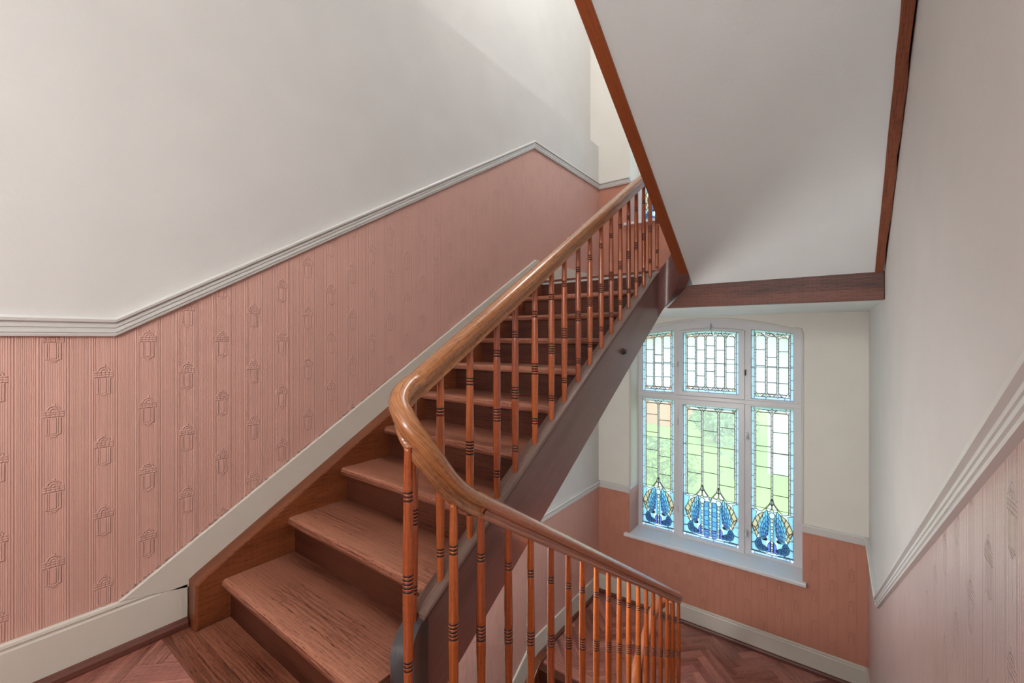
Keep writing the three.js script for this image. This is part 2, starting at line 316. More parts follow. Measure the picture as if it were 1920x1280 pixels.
{ const g = slabX([[4.833, LOW], [4.833, LOW + .21], [3.38, LOW + .21], [.3, LOW + .21 - 1.9], [.3, LOW - 2.0], [3.36, LOW - .06], [3.44, LOW]], XL, .02, [], .006); struct('baseboard_left', g, M.skirt); }
struct('trim', moulding([[3.46, LOW], [4.833, LOW]], quart, onLeft), M.quarter);
struct('baseboard_far', moulding([[XL, LOW], [XR, LOW]], skirtP(.21), onFar), M.skirt);
struct('baseboard_far', moulding([[XL, UP], [XR, UP]], skirtP(.21), onFar), M.skirt);
struct('trim', moulding([[XL, LOW], [XR, LOW]], quart, onFar), M.quarter);
struct('baseboard_right', moulding([[3.5, LOW], [4.833, LOW]], skirtP(.21), onRight), M.skirt);
struct('baseboard_right', moulding([[-ZB, FLOOR], [.6, FLOOR]], skirtP(.21), onRight), M.skirt);

// ---------------------------------------------------------------- flights of steps
function treadGeo(x0, x1, y, zNose, dir) { // dir -1: steps rise away from the eye (nosing towards +z); +1: nosing towards -z
  const z1 = zNose, z0 = zNose + dir * (GO + .045), t = .042, r = .019;
  const pts = [], N = 7;                                               // section in (z, y) with a rounded nosing
  pts.push([z0, y - t], [z0, y]);
  for (let i = 0; i <= N; i++) { const a = Math.PI / 2 - Math.PI * i / N; pts.push([z1 + dir * r - dir * Math.cos(a) * r, y - t / 2 + Math.sin(a) * t / 2]); }
  const sh = pts.map(([z, yy]) => [-z, yy]);
  const area = sh.reduce((s, a, i) => { const b = sh[(i + 1) % sh.length]; return s + a[0] * b[1] - a[1] * b[0]; }, 0);
  const g = grain(slabX(area < 0 ? sh.reverse() : sh, x0, x1 - x0), 'x'), p = g.attributes.position, col = new Float32Array(p.count * 3); // paler towards the nosing, darker towards the back
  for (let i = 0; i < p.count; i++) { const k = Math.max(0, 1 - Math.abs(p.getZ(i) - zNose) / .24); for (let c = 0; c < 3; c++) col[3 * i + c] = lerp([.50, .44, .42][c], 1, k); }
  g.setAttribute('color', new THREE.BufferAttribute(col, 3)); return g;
}
function steps(t, x0, x1, y0, zn, dir, count, first = 0) {
  for (let i = first; i < count; i++) {
    const z = zn + (dir < 0 ? -1 : 1) * GO * i, y = y0 + RISE * (i + 1), zr = z - .037 * (dir < 0 ? 1 : -1);
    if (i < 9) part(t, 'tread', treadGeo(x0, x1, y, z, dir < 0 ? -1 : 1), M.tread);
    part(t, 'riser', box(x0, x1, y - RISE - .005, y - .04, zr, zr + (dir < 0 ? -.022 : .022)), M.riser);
  }
}
const railB = (z) => .585 + .617 * (-2.23 - z), railA = (z) => -.608 + .618 * (z + 1.101);
const topB = (z) => -.16 + .605 * (-2.23 - z), botB = (z) => -.485 + .605 * (-2.255 - z), planeC = (z) => .396 + .64 * (z + 3.36);
// string: a board on edge following the balustrade, plumb sections from yb to yt
function stringGeo(pts, hw) {
  const path = pts.map((p) => V(p[0], 0, p[1])), n = pts.length, pos = [], uv = [], up = V(0, 1, 0), sec = [];
  let L = 0;
  for (let i = 0; i < n; i++) {
    const t = path[Math.min(n - 1, i + 1)].clone().sub(path[Math.max(0, i - 1)]).normalize(), s = t.cross(up).normalize();
    if (i) L += V(path[i].x, pts[i][3], path[i].z).distanceTo(V(path[i - 1].x, pts[i - 1][3], path[i - 1].z));
    sec.push({ q: [[hw, pts[i][2]], [hw, pts[i][3]], [-hw, pts[i][3]], [-hw, pts[i][2]]].map(([a, y]) => V(path[i].x + s.x * a, y, path[i].z + s.z * a)), L, h: pts[i][3] - pts[i][2] });
  }
  const W = [0, .32, .40, .72, .80], put = (v, a, b) => { pos.push(v.x, v.y, v.z); uv.push(a, b); };
  for (let i = 0; i + 1 < n; i++) for (let j = 0; j < 4; j++) {
    const k = (j + 1) % 4, a = sec[i], b = sec[i + 1];
    put(a.q[j], W[j], a.L); put(b.q[k], W[j + 1], b.L); put(a.q[k], W[j + 1], a.L); put(a.q[j], W[j], a.L); put(b.q[j], W[j], b.L); put(b.q[k], W[j + 1], b.L);
  }
  for (const [c, f] of [[sec[0], 0], [sec[n - 1], 1]]) for (const m of f ? [0, 1, 2, 0, 2, 3] : [0, 2, 1, 0, 3, 2]) put(c.q[m], m * .1, c.L);
  const g = new THREE.BufferGeometry(); g.setAttribute('position', new THREE.Float32BufferAttribute(pos, 3)); g.setAttribute('uv', new THREE.Float32BufferAttribute(uv, 2)); g.computeVertexNormals();
  return toCreasedNormals(g, .6);
}
const span = (a, b, n) => Array.from({ length: n + 1 }, (_, i) => lerp(a, b, i / n));
// plan and height of the handrail's underside where it winds round the well at the floor landing
const wind = new THREE.CatmullRomCurve3([V(XB, railB(-1.06), -1.06), V(XB, railB(-.98), -.98), V(-1.110, -.205, -.93), V(-1.083, -.245, -.872), V(-1.035, -.30, -.846), V(-.985, -.385, -.862), V(-.959, -.475, -.92), V(XA, -.545, -1.0), V(XA, railA(-1.08), -1.08)], false, 'centripetal');
const windPts = wind.getPoints(44).filter((p) => p.z > -1.02);

// the flight that rises along the left wall
const flightB = thing('stair_flight', 'flight of worn oak steps rising along the pink papered wall, its first steps nearest', 'staircase', [-1.7, FLOOR, -.8]);
steps(flightB, -2.215, XB - .03, FLOOR, -.763, -1, 10);
part(flightB, 'wall_string', (() => { const g = slabX([[.667, FLOOR], [.667, -1.062], [.69, -1.046], [3.40, .555], [3.40, .35], [.95, FLOOR]], XL + .02, .088, [], .008); return grain(g, 'z'); })(), M.wallString);
const bz = span(-3.30, -.96, 14);
part(flightB, 'outer_string', stringGeo(bz.map((z) => [XB, z, botB(z), topB(z)]), .034), M.string);
part(flightB, 'string_cap', sweep(bz.map((z) => V(XB, topB(z), z)), [[.037, 0], [.037, .012], [.034, .016], [-.034, .016], [-.037, .012], [-.037, 0]], true), M.cap);
part(flightB, 'seam', sweep(bz.map((z) => V(XB + .0345, topB(z) - .006, z)), [[-.0012, 0], [.0012, 0], [.0012, .006], [-.0012, .006]], true), M.groove, 'dark seam under the string cap');
part(flightB, 'curved_string', stringGeo(windPts.map((p) => [p.x, p.z, p.y - .732 - .34, p.y - .732]), .034), M.stringEnd, 'dark curved end of the string');
part(flightB, 'plaster_soffit', (() => { const a = slabX([[1.0, botB(-1.0) + .02], [3.42, botB(-3.42) + .02], [3.42, botB(-3.42) + .05], [1.0, botB(-1.0) + .05]], XL + .006, XB - .04 - XL); return a; })(), M.soffit);
part(flightB, 'bolt', (() => { const g = new THREE.CylinderGeometry(.017, .017, .022, 6); g.rotateZ(Math.PI / 2); g.translate(XB + .044, -.085, -2.63); const h = new THREE.CylinderGeometry(.022, .022, .005, 12); h.rotateZ(Math.PI / 2); h.translate(XB + .036, -.085, -2.63); return join([g, h]); })(), M.iron);

// the flight that falls from the landing to the window
const flightA = thing('stair_flight', 'flight of steps falling from the floor landing to the window landing behind the balusters', 'staircase', [-.35, LOW, -3.3]);
for (let i = 0; i < 10; i++) {
  const z = -.763 - GO * i, y = FLOOR - RISE * i;
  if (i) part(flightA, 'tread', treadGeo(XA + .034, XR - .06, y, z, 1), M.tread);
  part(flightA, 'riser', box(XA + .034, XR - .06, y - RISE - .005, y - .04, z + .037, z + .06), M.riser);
}
const az = span(-1.0, -3.38, 10);
part(flightA, 'outer_string', stringGeo(az.map((z) => [XA, z, railA(z) - 1.078, railA(z) - .748]), .034), M.string);
part(flightA, 'string_cap', sweep(az.map((z) => V(XA, railA(z) - .748, z)), [[.037, 0], [.037, .012], [.034, .016], [-.034, .016], [-.037, .012], [-.037, 0]], true), M.cap);
part(flightA, 'wall_string', grain(slabX([[.70, FLOOR - .1], [.70, FLOOR + .11], [3.45, LOW + .15], [3.45, LOW], [3.2, LOW]], XR - .08, .074, [], .006), 'z'), M.wallString);

// the flight below, falling from the window landing under the rising one
const flightD = thing('stair_flight', 'dark flight of steps dropping from the window landing beneath the rising flight', 'staircase', [-1.6, BOT, -2.0]);
for (let i = 0; i < 10; i++) {
  const z = -3.443 + GO * i, y = LOW - RISE * i;
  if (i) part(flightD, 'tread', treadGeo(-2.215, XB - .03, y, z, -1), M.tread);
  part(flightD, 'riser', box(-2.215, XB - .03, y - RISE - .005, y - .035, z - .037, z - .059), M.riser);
}
{ const c = [[3.52, LOW - .02], [3.52, LOW + .035], [3.40, LOW + .03], [3.34, LOW - .01], [3.24, LOW - .10], [.9, LOW - 1.55], [.9, LOW - 1.8], [3.3, LOW - .3]];
  part(flightD, 'wall_string', grain(slabX(c, XL + .02, .075, [], .008), 'z'), M.wallString); }
const dz = span(-3.42, -.9, 8), topD = (z) => LOW + .06 - .621 * (z + 3.443);
part(flightD, 'outer_string', stringGeo(dz.map((z) => [XB, z, topD(z) - .33, topD(z)]), .034), M.string);

// the flight overhead
const flightC = thing('stair_flight', 'white plastered underside of the next flight overhead, edged in brown wood', 'staircase', [-.3, UP, -3.3]);
const cz = span(-3.235, -.74, 10);
const turn = span(0, Math.PI, 16).map((a) => { const cx = (XB + XC) / 2, r = (XC - XB) / 2, t = a / Math.PI, s = t * t * (3 - 2 * t); return [cx - Math.cos(a) * r, lerp(-3.30, -3.235, t) - Math.sin(a) * .125, lerp(botB(-3.30), planeC(-3.235) - .012, .5 * t + .5 * s), lerp(topB(-3.30), planeC(-3.235) + .32, .5 * t + .5 * s)]; });
part(flightC, 'curved_string', stringGeo(turn, .033), M.string, 'curved string that turns from one flight into the next');
part(flightC, 'outer_string', stringGeo(cz.map((z) => [XC, z, planeC(z) - .012, planeC(z) + .32]), .033), M.overString, 'red-brown string edge of the flight overhead');
part(flightC, 'plaster_soffit', slabX([[3.36, planeC(-3.36)], [3.36, planeC(-3.36) + .05], [.74, planeC(-.74) + .05], [.74, planeC(-.74)]], XC + .033, XR - .045 - XC - .033), M.soffit);
{ // wall string of the overhead flight: a slightly uneven strip beside the wall
  const n = 26, pos = [], uv = [];
  const e = span(-3.36, -.74, n).map((z, i) => ({ z, a: XR - .047 + rr(-.002, .002), b: XR - .004 + (i < n ? rr(-.007, .002) : 0), y: planeC(z) - .008 }));
  const put = (x, y, z, u, v) => { pos.push(x, y, z); uv.push(u, v); };
  for (let i = 0; i < n; i++) { const p = e[i], q = e[i + 1];
    for (const [r, x] of [[p, 'a'], [q, 'a'], [q, 'b'], [p, 'a'], [q, 'b'], [p, 'b']]) put(r[x], r.y, r.z, r[x], r.z);
    for (const s of ['a', 'b']) for (const [r, h] of [[p, 0], [q, 0], [q, .3], [p, 0], [q, .3], [p, .3]]) put(r[s], r.y + h, r.z, h, r.z); }
  const g = new THREE.BufferGeometry(); g.setAttribute('position', new THREE.Float32BufferAttribute(pos, 3)); g.setAttribute('uv', new THREE.Float32BufferAttribute(uv, 2)); g.computeVertexNormals();
  part(flightC, 'wall_string', g, M.trimWood, 'uneven brown strip along the right wall'); }
// trimmer beam at the edge of the upper landing
struct('landing_beam', (() => { const g = slabZ([[-1.03, .232], [XR - .002, .230], [XR - .002, .40], [-.86, .394], [-.90, .372], [-1.0, .26]], -3.425, .065, [], .003); return grain(g, 'x'); })(), M.beam);

// ---------------------------------------------------------------- balustrade
const bal = thing('balustrade', 'winding varnished handrail on turned orange-brown balusters round the stairwell', 'balustrade', [-1.03, FLOOR, -.9]);
const half = [[.0215, 0], [.0225, .004], [.0225, .013], [.0165, .018], [.0165, .029], [.031, .034], [.0345, .044], [.0335, .056], [.028, .067], [.017, .075], [0, .0785]];
const railProfile = [...half, ...half.slice(0, -1).reverse().map(([a, b]) => [-a, b])].map(([a, b]) => [-a, b]).reverse();
part(bal, 'handrail', sweep(span(-3.36, -.985, 20).map((z) => V(XB, railB(z), z)), railProfile), M.rail);
part(bal, 'handrail', sweep(wind.getPoints(70).filter((p) => p.z > -.999 || p.x > -1.0), railProfile), M.rail, 'pale worn curved length of the handrail');
part(bal, 'handrail', sweep(span(-1.07, -3.36, 20).map((z) => V(XA, railA(z), z)), railProfile), M.railDark);
const lowR = (z) => -2.15 - .6 * (z + 3.31);
const turnLow = new THREE.CatmullRomCurve3([V(XA, railA(-3.30), -3.30), V(XA, railA(-3.37), -3.37), V(-.966, -2.04, -3.43), V(-1.0, -2.07, -3.475), V(-1.035, -2.09, -3.485), V(-1.075, -2.11, -3.465), V(-1.105, -2.13, -3.40), V(XB, lowR(-3.30), -3.30), V(XB, lowR(-3.2), -3.2)], false, 'centripetal');
part(bal, 'handrail', sweep([...turnLow.getPoints(48).filter((p) => p.z < -3.34), ...span(-3.28, -1.0, 10).map((z) => V(XB, lowR(z), z))], railProfile), M.railDark);
const turnUp = span(0, Math.PI, 20).map((a) => { const t = a / Math.PI; return V((XB + XC) / 2 - Math.cos(a) * (XC - XB) / 2, lerp(railB(-3.36), planeC(-3.3) + 1.07, t), -3.36 - Math.sin(a) * .12 + .06 * t); });
part(bal, 'handrail', sweep([...turnUp, ...span(-3.2, -.9, 8).map((z) => V(XC, planeC(z) + 1.07, z))], railProfile), M.railDark);
function balusterGeo() {
  const H = .77, pts = [], top = .012, y = (d) => H - .01 - d;               // distances below the rail
  const r = (d) => d < .385 ? lerp(.0118, .0166, Math.pow(d / .385, .8)) : lerp(.0166, .0122, Math.pow((d - .385) / .375, 1.25));
  const grooves = [[.132, 3], [.385, 5], [.627, 3]], cut = [];
  for (const [c, n] of grooves) for (let k = 0; k < n; k++) cut.push(c + (k - (n - 1) / 2) * .0115);
  const ds = new Set([-.01, .0, .03, .07, .1, .16, .2, .25, .3, .34, .43, .48, .53, .58, .66, .7, .73, .76]);
  const P = [...ds].map((d) => [d, r(Math.max(0, d))]);
  for (const c of cut) P.push([c - .0042, r(c)], [c - .0022, r(c) - .0016], [c - .0012, r(c) - .0032], [c + .0012, r(c) - .0032], [c + .0022, r(c) - .0016], [c + .0042, r(c)]);
  P.sort((a, b) => b[0] - a[0]);
  balusterGeo.rings = grooves.map(([c0, n0]) => mergeGeometries(cut.filter((c) => Math.abs(c - c0) < .04).map((c) => new THREE.LatheGeometry([[r(c) - .0035, c + .0030], [r(c) - .0004, c + .0026], [r(c) - .0008, c], [r(c) - .0004, c - .0026], [r(c) - .0035, c - .0030]].map(([q, d]) => new THREE.Vector2(q, y(d))), 14))));
  const g = new THREE.LatheGeometry([new THREE.Vector2(.0001, y(.76)), ...P.map(([d, q]) => new THREE.Vector2(q, y(d))), new THREE.Vector2(.0001, y(-.01))], 14);
  const uv = g.attributes.uv, p = g.attributes.position; for (let i = 0; i < uv.count; i++) uv.setXY(i, uv.getX(i) * .1, p.getY(i));
  return g;
}
const balG = [0, 1, 2, 3].map((k) => { const g = balusterGeo(); const uv = g.attributes.uv; for (let i = 0; i < uv.count; i++) uv.setXY(i, uv.getX(i) + k * .37, uv.getY(i) + k * .21); return g; });
function baluster(x, under, z) {
  const o = shade(new THREE.Mesh(balG[Math.floor(rnd() * 4)], M.baluster[Math.floor(rnd() * 4)])); o.name = 'baluster';
  o.position.set(x + 1.03, under - .755 - FLOOR, z + .9); o.rotation.y = rnd() * 6; bal.add(o);
  for (const g of balusterGeo.rings) { const k = shade(new THREE.Mesh(g, M.groove)); k.name = 'turned_ring'; k.userData.label = 'dark turned grooves'; o.add(k); }
}
for (const z of [-.945, -1.068, -1.222, -1.387, -1.514, -1.668, -1.815, -1.940, -2.091, -2.231, -2.378, -2.524, -2.666, -2.808, -2.949, -3.097, -3.234, -3.393]) baluster(XB, railB(z), z);
baluster(-1.0, -.335, -.829);
for (const z of [-.97, -1.101, -1.253, -1.398, -1.548, -1.698, -1.831, -1.98, -2.126, -2.267, -2.406, -2.556, -2.696, -2.828, -2.975, -3.12, -3.262, -3.40]) baluster(XA, z > -1 ? -.532 : railA(z), z);
baluster(-1.03, -2.085, -3.487);
for (let z = -3.32; z < -1.2; z += .145) baluster(XB, lowR(z), z);

// ---------------------------------------------------------------- leaded windows
const glassOf = (c, rough) => new THREE.MeshPhysicalMaterial({ color: lin(...c), transmission: 1, thickness: 0, roughness: rough, ior: 1.5, specularIntensity: .6, bumpMap: scaled(lump, 9, 5), bumpScale: .002 });
const G = {
  fill: glassOf([.86, .95, 1], .75), opal: glassOf([.86, .885, .92], .97), clear: glassOf([.95, .98, .95], .42), border: glassOf([.70, .85, .96], .95), strip: glassOf([.88, .85, .85], .95), white: glassOf([.92, .93, .96], 1),
  tan: glassOf([.95, .79, .60], .97), blueA: glassOf([.46, .74, .93], .97), blueB: glassOf([.36, .62, .90], .97), blueC: glassOf([.58, .83, .94], .97), violet: glassOf([.46, .52, .90], .97), pale: glassOf([.66, .86, .94], .95), amber: glassOf([1, .88, .70], .97),
};
M.lead = new THREE.MeshStandardMaterial({ color: lin(.10, .082, .075), metalness: .2, roughness: .6 });
const CW = .005;                                                          // width of the lead cames
function cameGeo(lines) {
  const list = [];
  for (const [pts, closed, w] of lines) for (let i = 0; i + (closed ? 0 : 1) < pts.length; i++) {
    const a = pts[i], b = pts[(i + 1) % pts.length], dx = b[0] - a[0], dy = b[1] - a[1], L = Math.hypot(dx, dy); if (L < 1e-4) continue;
    const g = new THREE.BoxGeometry(L + (w ?? CW) * .5, w ?? CW, .007); g.rotateZ(Math.atan2(dy, dx)); g.translate((a[0] + b[0]) / 2, (a[1] + b[1]) / 2, 0); list.push(g);
  }
  return mergeGeometries(list);
}
const flat = (pts) => { const g = new THREE.ExtrudeGeometry(shapeOf(pts), { depth: .003, bevelEnabled: false }); g.translate(0, 0, -.0015); return g; };
const roundRect = (x0, x1, y0, y1, r = [0, 0, 0, 0]) => { // radii: bottom left, bottom right, top right, top left
  const out = [], arc = (cx, cy, a0, q) => { if (q < 1e-4) { out.push([cx, cy]); return; } for (let i = 0; i <= 3; i++) { const a = a0 + Math.PI / 2 * i / 3; out.push([cx + Math.cos(a) * q, cy + Math.sin(a) * q]); } };
  arc(x0 + r[0], y0 + r[0], Math.PI, r[0]); arc(x1 - r[1], y0 + r[1], 1.5 * Math.PI, r[1]); arc(x1 - r[2], y1 - r[2], 0, r[2]); arc(x0 + r[3], y1 - r[3], Math.PI / 2, r[3]); return out;
};
const circle = (cx, cy, rx, ry = rx, n = 10) => Array.from({ length: n }, (_, i) => [cx + rx * Math.cos(i / n * 2 * Math.PI), cy + ry * Math.sin(i / n * 2 * Math.PI)]);

function leadedPanel(win, x0, x1, yb, topFn, cols, rows, kind, z) { // topFn(x): height of the panel's upper edge
  const w = x1 - x0, panel = new THREE.Group(); panel.name = 'leaded_panel'; panel.position.set(x0, yb, z); win.add(panel);
  const top = (x) => topFn(x0 + x) - yb, lines = [], small = { border: [], strip: [], blueA: [], blueB: [], blueC: [], violet: [], pale: [], amber: [], white: [], fill: [] };
  const piece = (pts, mat) => { const o = shade(new THREE.Mesh(flat(pts), mat)); o.name = 'glass_piece'; panel.add(o); lines.push([pts, true]); };
  const bit = (pts, k, lead = true) => { small[k].push(flat(pts)); if (lead) lines.push([pts, true, .0030]); };
  const B = .026, S = .015, e = B + S, low = kind ? .035 : B + .03;
  // outer border, cut into short lengths
  for (const [a, b] of [[0, B], [w - B, w]]) { let y = kind ? .46 : 0; while (y < top((a + b) / 2) - .01) { const y2 = Math.min(top((a + b) / 2), y + rr(.09, .14)); bit([[a, y], [b, y], [b, Math.min(y2, top(b))], [a, Math.min(y2, top(a))]], 'border'); y = y2; } }
  for (const up of [0, 1]) { let x = B; while (x < w - B - .01) { const x2 = Math.min(w - B, x + rr(.10, .17)); bit(up ? [[x, top(x) - B], [x2, top(x2) - B], [x2, top(x2)], [x, top(x)]] : [[x, 0], [x2, 0], [x2, kind ? .022 : B], [x, kind ? .022 : B]], 'border'); x = x2; } }
  // inner narrow strips
  const innerW = w - 2 * e, cw = (innerW - (cols - 1) * S) / cols, colX = (c) => e + c * (cw + S);
  const stripAt = (a, y0, y1) => { let y = y0; while (y < y1 - .004) { const y2 = Math.min(y1, y + rr(.028, .06)); bit([[a, y], [a + S, y], [a + S, y2], [a, y2]], 'strip'); y = y2; } };
  const fieldTop = (x) => top(x) - B - .030, tipY = .605;
  for (const a of [B, w - B - S]) stripAt(a, kind ? .46 : low - .01, fieldTop(a + S / 2) + .018);
  for (let c = 1; c < cols; c++) stripAt(colX(c) - S, kind ? tipY - .02 : low, fieldTop(colX(c) - S / 2));
  // stars where the strips meet the top and bottom bands
  const star = (x, y, q) => { const d = .016; bit([[x, y - d], [x + d * .8, y], [x, y + d], [x - d * .8, y]], 'white'); for (const s of [-1, 1]) bit([[x + s * d * .8, y], [x + s * .05, y + q * .006], [x + s * .012, y - q * .022], [x, y - q * d]], 'white'); };
  for (let c = 1; c < cols; c++) { const x = colX(c) - S / 2; star(x, top(x) - B - .006, 1); if (!kind) star(x, B + .006, -1); }
  for (let c = 0; c < cols; c++) { const a = colX(c), b = a + cw, m = (a + b) / 2; bit([[a + .012, fieldTop(a) + .004], [m, fieldTop(m) + .004], [b - .012, fieldTop(b) + .004], [b - .03, top(b) - B], [a + .03, top(a) - B]], 'strip'); if (!kind) bit([[a + .03, B], [b - .03, B], [b - .012, low - .004], [m, low - .004], [a + .012, low - .004]], 'strip'); }
  if (!kind) for (const [a, b] of [[B, e], [w - e, w - B]]) { const m = (a + b) / 2; bit([[a, B], [b, B], [b, low], [a, low]], 'strip'); bit([[a, fieldTop(m)], [b, fieldTop(m)], [b, top(b) - B], [a, top(a) - B]], 'strip'); }
  // the field of large pieces
  for (let c = 0; c < cols; c++) {
    const a = colX(c), b = a + cw, t = fieldTop((a + b) / 2), base = kind ? .0 : low, f = rows[c % rows.length], mat = kind ? G.clear : G.opal;
    const cut = [...f.map((k) => t - k * (t - (kind ? tipY - .1 : base)))];
    const ys = [t, ...cut];
    for (let i = 0; i < ys.length; i++) {
      const y1 = ys[i], last = i === ys.length - 1, y0 = last ? (kind ? 0 : base) : ys[i + 1];
      if (!kind || !last) { const r = .012; piece(roundRect(a, b, y0, y1, [last ? .02 : r * .6, last ? .02 : r * .6, i ? r * .6 : .022, i ? r * .6 : .022]), mat); }
      else piece(kind.ends[c].map(([px, py]) => [px, py === 'top' ? y1 : py]), mat);
    }
  }
  const bar = kind ? [.32, .70] : [.47]; for (const k of bar) lines.push([[[0, top(w / 2) * k], [w, top(w / 2) * k]], false, .003]);
  if (kind) { const g = flat([[.003, .022], [w - .003, .022], [w - .003, .465], [.003, .465]]); g.translate(0, 0, -.006); small.fill.push(g); } // pale ground behind the flower
  if (kind) kind.flower({ piece, bit, w, tipY, B, small });
  const grow = (k) => { if (small[k].length) { const o = shade(new THREE.Mesh(mergeGeometries(small[k]), G[k])); o.name = 'small_glass'; o.userData.kind = 'stuff'; panel.add(o); } };
  Object.keys(small).forEach(grow);
  const lead = shade(new THREE.Mesh(cameGeo(lines), M.lead)); lead.name = 'lead_came'; panel.add(lead);
  return panel;
}
// lily of blue, white and tan glass; cxs: centres of its white spades
function flower(cxs) {
  return ({ piece, bit, w, tipY, B, small }) => {
    const q = (x, y) => [x, y], outer = [[0.022, .40], [.045, .47], [.075, .44], [.105, .36], [.122, .28], [.118, .205], [.088, .16], [.045, .16]];
    const curve = new THREE.CatmullRomCurve3(outer.map(([x, y]) => V(x, y, 0)), false, 'centripetal');
    const L = cxs[0], R = cxs[cxs.length - 1];
    for (const [cx, s] of [[L, -1], [R, 1]]) {
      const P = (x, y) => [cx + s * x, y], clampX = (p) => [Math.min(w - .004, Math.max(.004, p[0])), p[1]];
      // ground glass of the bulb, between the shells and the chain
      bit([[.02, .395], [.036, .23], [.036, .19], [.04, .16], [.02, .16]].map(([x, y]) => P(x, y)), 'blueC', false);
      bit([[.05, .155], [.10, .16], [.13, .175], [.155, .115], [.14, .06], [.10, .035], [.06, .03], [.05, .08]].map(([x, y]) => P(x, y)), 'pale', false);
      // tan wing in cells
      const wing = [[[.075, .448], [.122, .415], [.108, .37], [.088, .40]], [[.122, .415], [.152, .37], [.125, .315], [.108, .37]], [[.152, .37], [.182, .295], [.150, .265], [.125, .315]], [[.182, .295], [.158, .235], [.138, .25], [.150, .27]], [[.125, .315], [.150, .265], [.138, .25], [.124, .27]], [[.138, .25], [.158, .235], [.138, .175], [.124, .21]]];
      for (const c of wing) piece(c.map(([x, y]) => clampX(P(x, y))), G.tan);
      // body in shells that wind towards the eye of the scroll
      const eye = V(.040, .185, 0), K = [1, .80, .62, .45, .30, .12], kinds = ['blueC', 'blueA', 'blueB', 'blueA', 'violet'];
      for (let k = 0; k < 5; k++) {
        const n = 9 - k; for (let i = 0; i < n; i++) {
          const u = (t, f) => { const p = curve.getPoint(t), d = p.sub(eye).multiplyScalar(f).add(eye); return P(d.x, d.y); };
          const a = i / n, b = (i + 1) / n, m = (a + b) / 2;
          bit([u(a, K[k]), u(m, K[k]), u(b, K[k]), u(b, K[k + 1]), u(m, K[k + 1]), u(a, K[k + 1])], kinds[(k + (i === 0 ? 1 : 0)) % 5]);
        }
      }
      // lower lobes
      for (let k = 0; k < 3; k++) for (let i = 0; i < 4; i++) {
        const f = (r, t) => P(.085 + .065 * r * Math.cos(t), .115 + .07 * r * Math.sin(t)), r0 = (k + .3) / 3.3, r1 = (k + 1.3) / 3.3, t0 = -2.6 + i * .95, t1 = t0 + .95;
        bit([f(r0, t0), f(r1, t0), f(r1, (t0 + t1) / 2), f(r1, t1), f(r0, t1), f(r0, (t0 + t1) / 2)], k === 1 ? 'blueB' : 'blueA');
      }
      bit([P(.012, .16), P(.036, .13), P(.046, .08), P(.03, .045), P(.012, .05)], 'violet'); bit([P(.046, .08), P(.06, .055), P(.045, .035), P(.03, .045)], 'blueB');
      // pale ground beside the flower
      const edge = s < 0 ? .002 : w - .002;
      bit([[edge, .46], clampX(P(.135, .44)), clampX(P(.150, .37)), clampX(P(.186, .30)), [edge, .30]], 'pale');
      bit([[edge, .29], clampX(P(.182, .285)), clampX(P(.16, .225)), [edge, .21]], 'pale'); bit([[edge, .205], clampX(P(.158, .21)), clampX(P(.13, .165)), clampX(P(.155, .12)), [edge, .11]], 'pale');
      bit([[edge, .105], clampX(P(.155, .115)), P(.145, .07), P(.10, .035), [edge, .035]], 'pale'); bit([[edge, .03], P(.055, .03), P(.05, .023), [edge, .023]], 'pale');
    }
    for (const cx of cxs) {                                           // white spade
      for (const s of [-1, 1]) { const P = (x, y) => [cx + s * x, y];
        piece([P(.002, tipY - .01), P(.012, .575), P(.016, .548), P(.002, .53)], G.white);
        piece([P(.004, .525), P(.016, .545), P(.035, .51), P(.055, .487), P(.044, .468), P(.018, .462), P(.004, .49)], G.white); }
    }
    const chains = cxs.length > 1 ? [cxs[0], (L + R) / 2, cxs[1]] : cxs;
    for (const cx of chains) {
      const mid = chains.length > 1 && cx === (L + R) / 2;
      if (!mid) piece(circle(cx, .425, .028, .033), G.white); else bit(circle(cx, .452, .018, .024), 'white');
      const ys = [[.372, .012, 'amber', .017], [.335, .016, 'white', .022], [.297, .011, 'amber', .012], [.266, .014, 'white', .018], [.234, .010, 'amber', .011], [.206, .012, 'white', .015], [.178, .009, 'amber', .010], [.150, .011, 'white', .016], [.120, .008, 'amber', .010], [.095, .010, 'white', .014], [.070, .007, 'amber', .009], [.050, .008, 'white', .010]];
      let y1 = mid ? .425 : .392; // beads between small blue wedges fill the whole strip
      for (const [y, rx, k, ry] of ys) { const y0 = y - ry, ym = (y0 + y1) / 2, h = (y1 - y0) / 2, W = .02, n = .005;
        bit([[cx - n, y0], [cx + n, y0], [cx + rx, ym - h * .3], [cx + rx, ym + h * .3], [cx + n, y1], [cx - n, y1], [cx - rx, ym + h * .3], [cx - rx, ym - h * .3]], k);
        for (const s of [-1, 1]) bit([[cx + s * n, y0], [cx + s * W, y0], [cx + s * W, y1], [cx + s * n, y1], [cx + s * rx, ym + h * .3], [cx + s * rx, ym - h * .3]], 'blueA', false);
        y1 = y0; }
    }
    if (cxs.length > 1) {                                             // blue between the spades
      const m = (L + R) / 2;
      for (const s of [-1, 1]) for (let i = 0; i < 6; i++) { const y1 = .425 - i * .052, y0 = y1 - .052, a = m + s * .020, b = m + s * (R - m - .020); bit([[a, y0], [b, y0 - .006], [b, y1 - .006], [a, y1]], i % 2 ? 'blueA' : 'blueB'); }
      for (const s of [-1, 1]) for (let i = 0; i < 3; i++) bit([[m + s * .018, .115 - i * .03], [m + s * .06, .12 - i * .03], [m + s * .062, .092 - i * .03], [m + s * .018, .088 - i * .03]], i % 2 ? 'blueB' : 'violet');
    }
  };
}
const GX = [[-1.855, -1.485], [-1.383, -.813], [-.697, -.326]];
const arcTop = (x) => .108 - .062 * Math.pow((x + 1.09) / .76, 2);
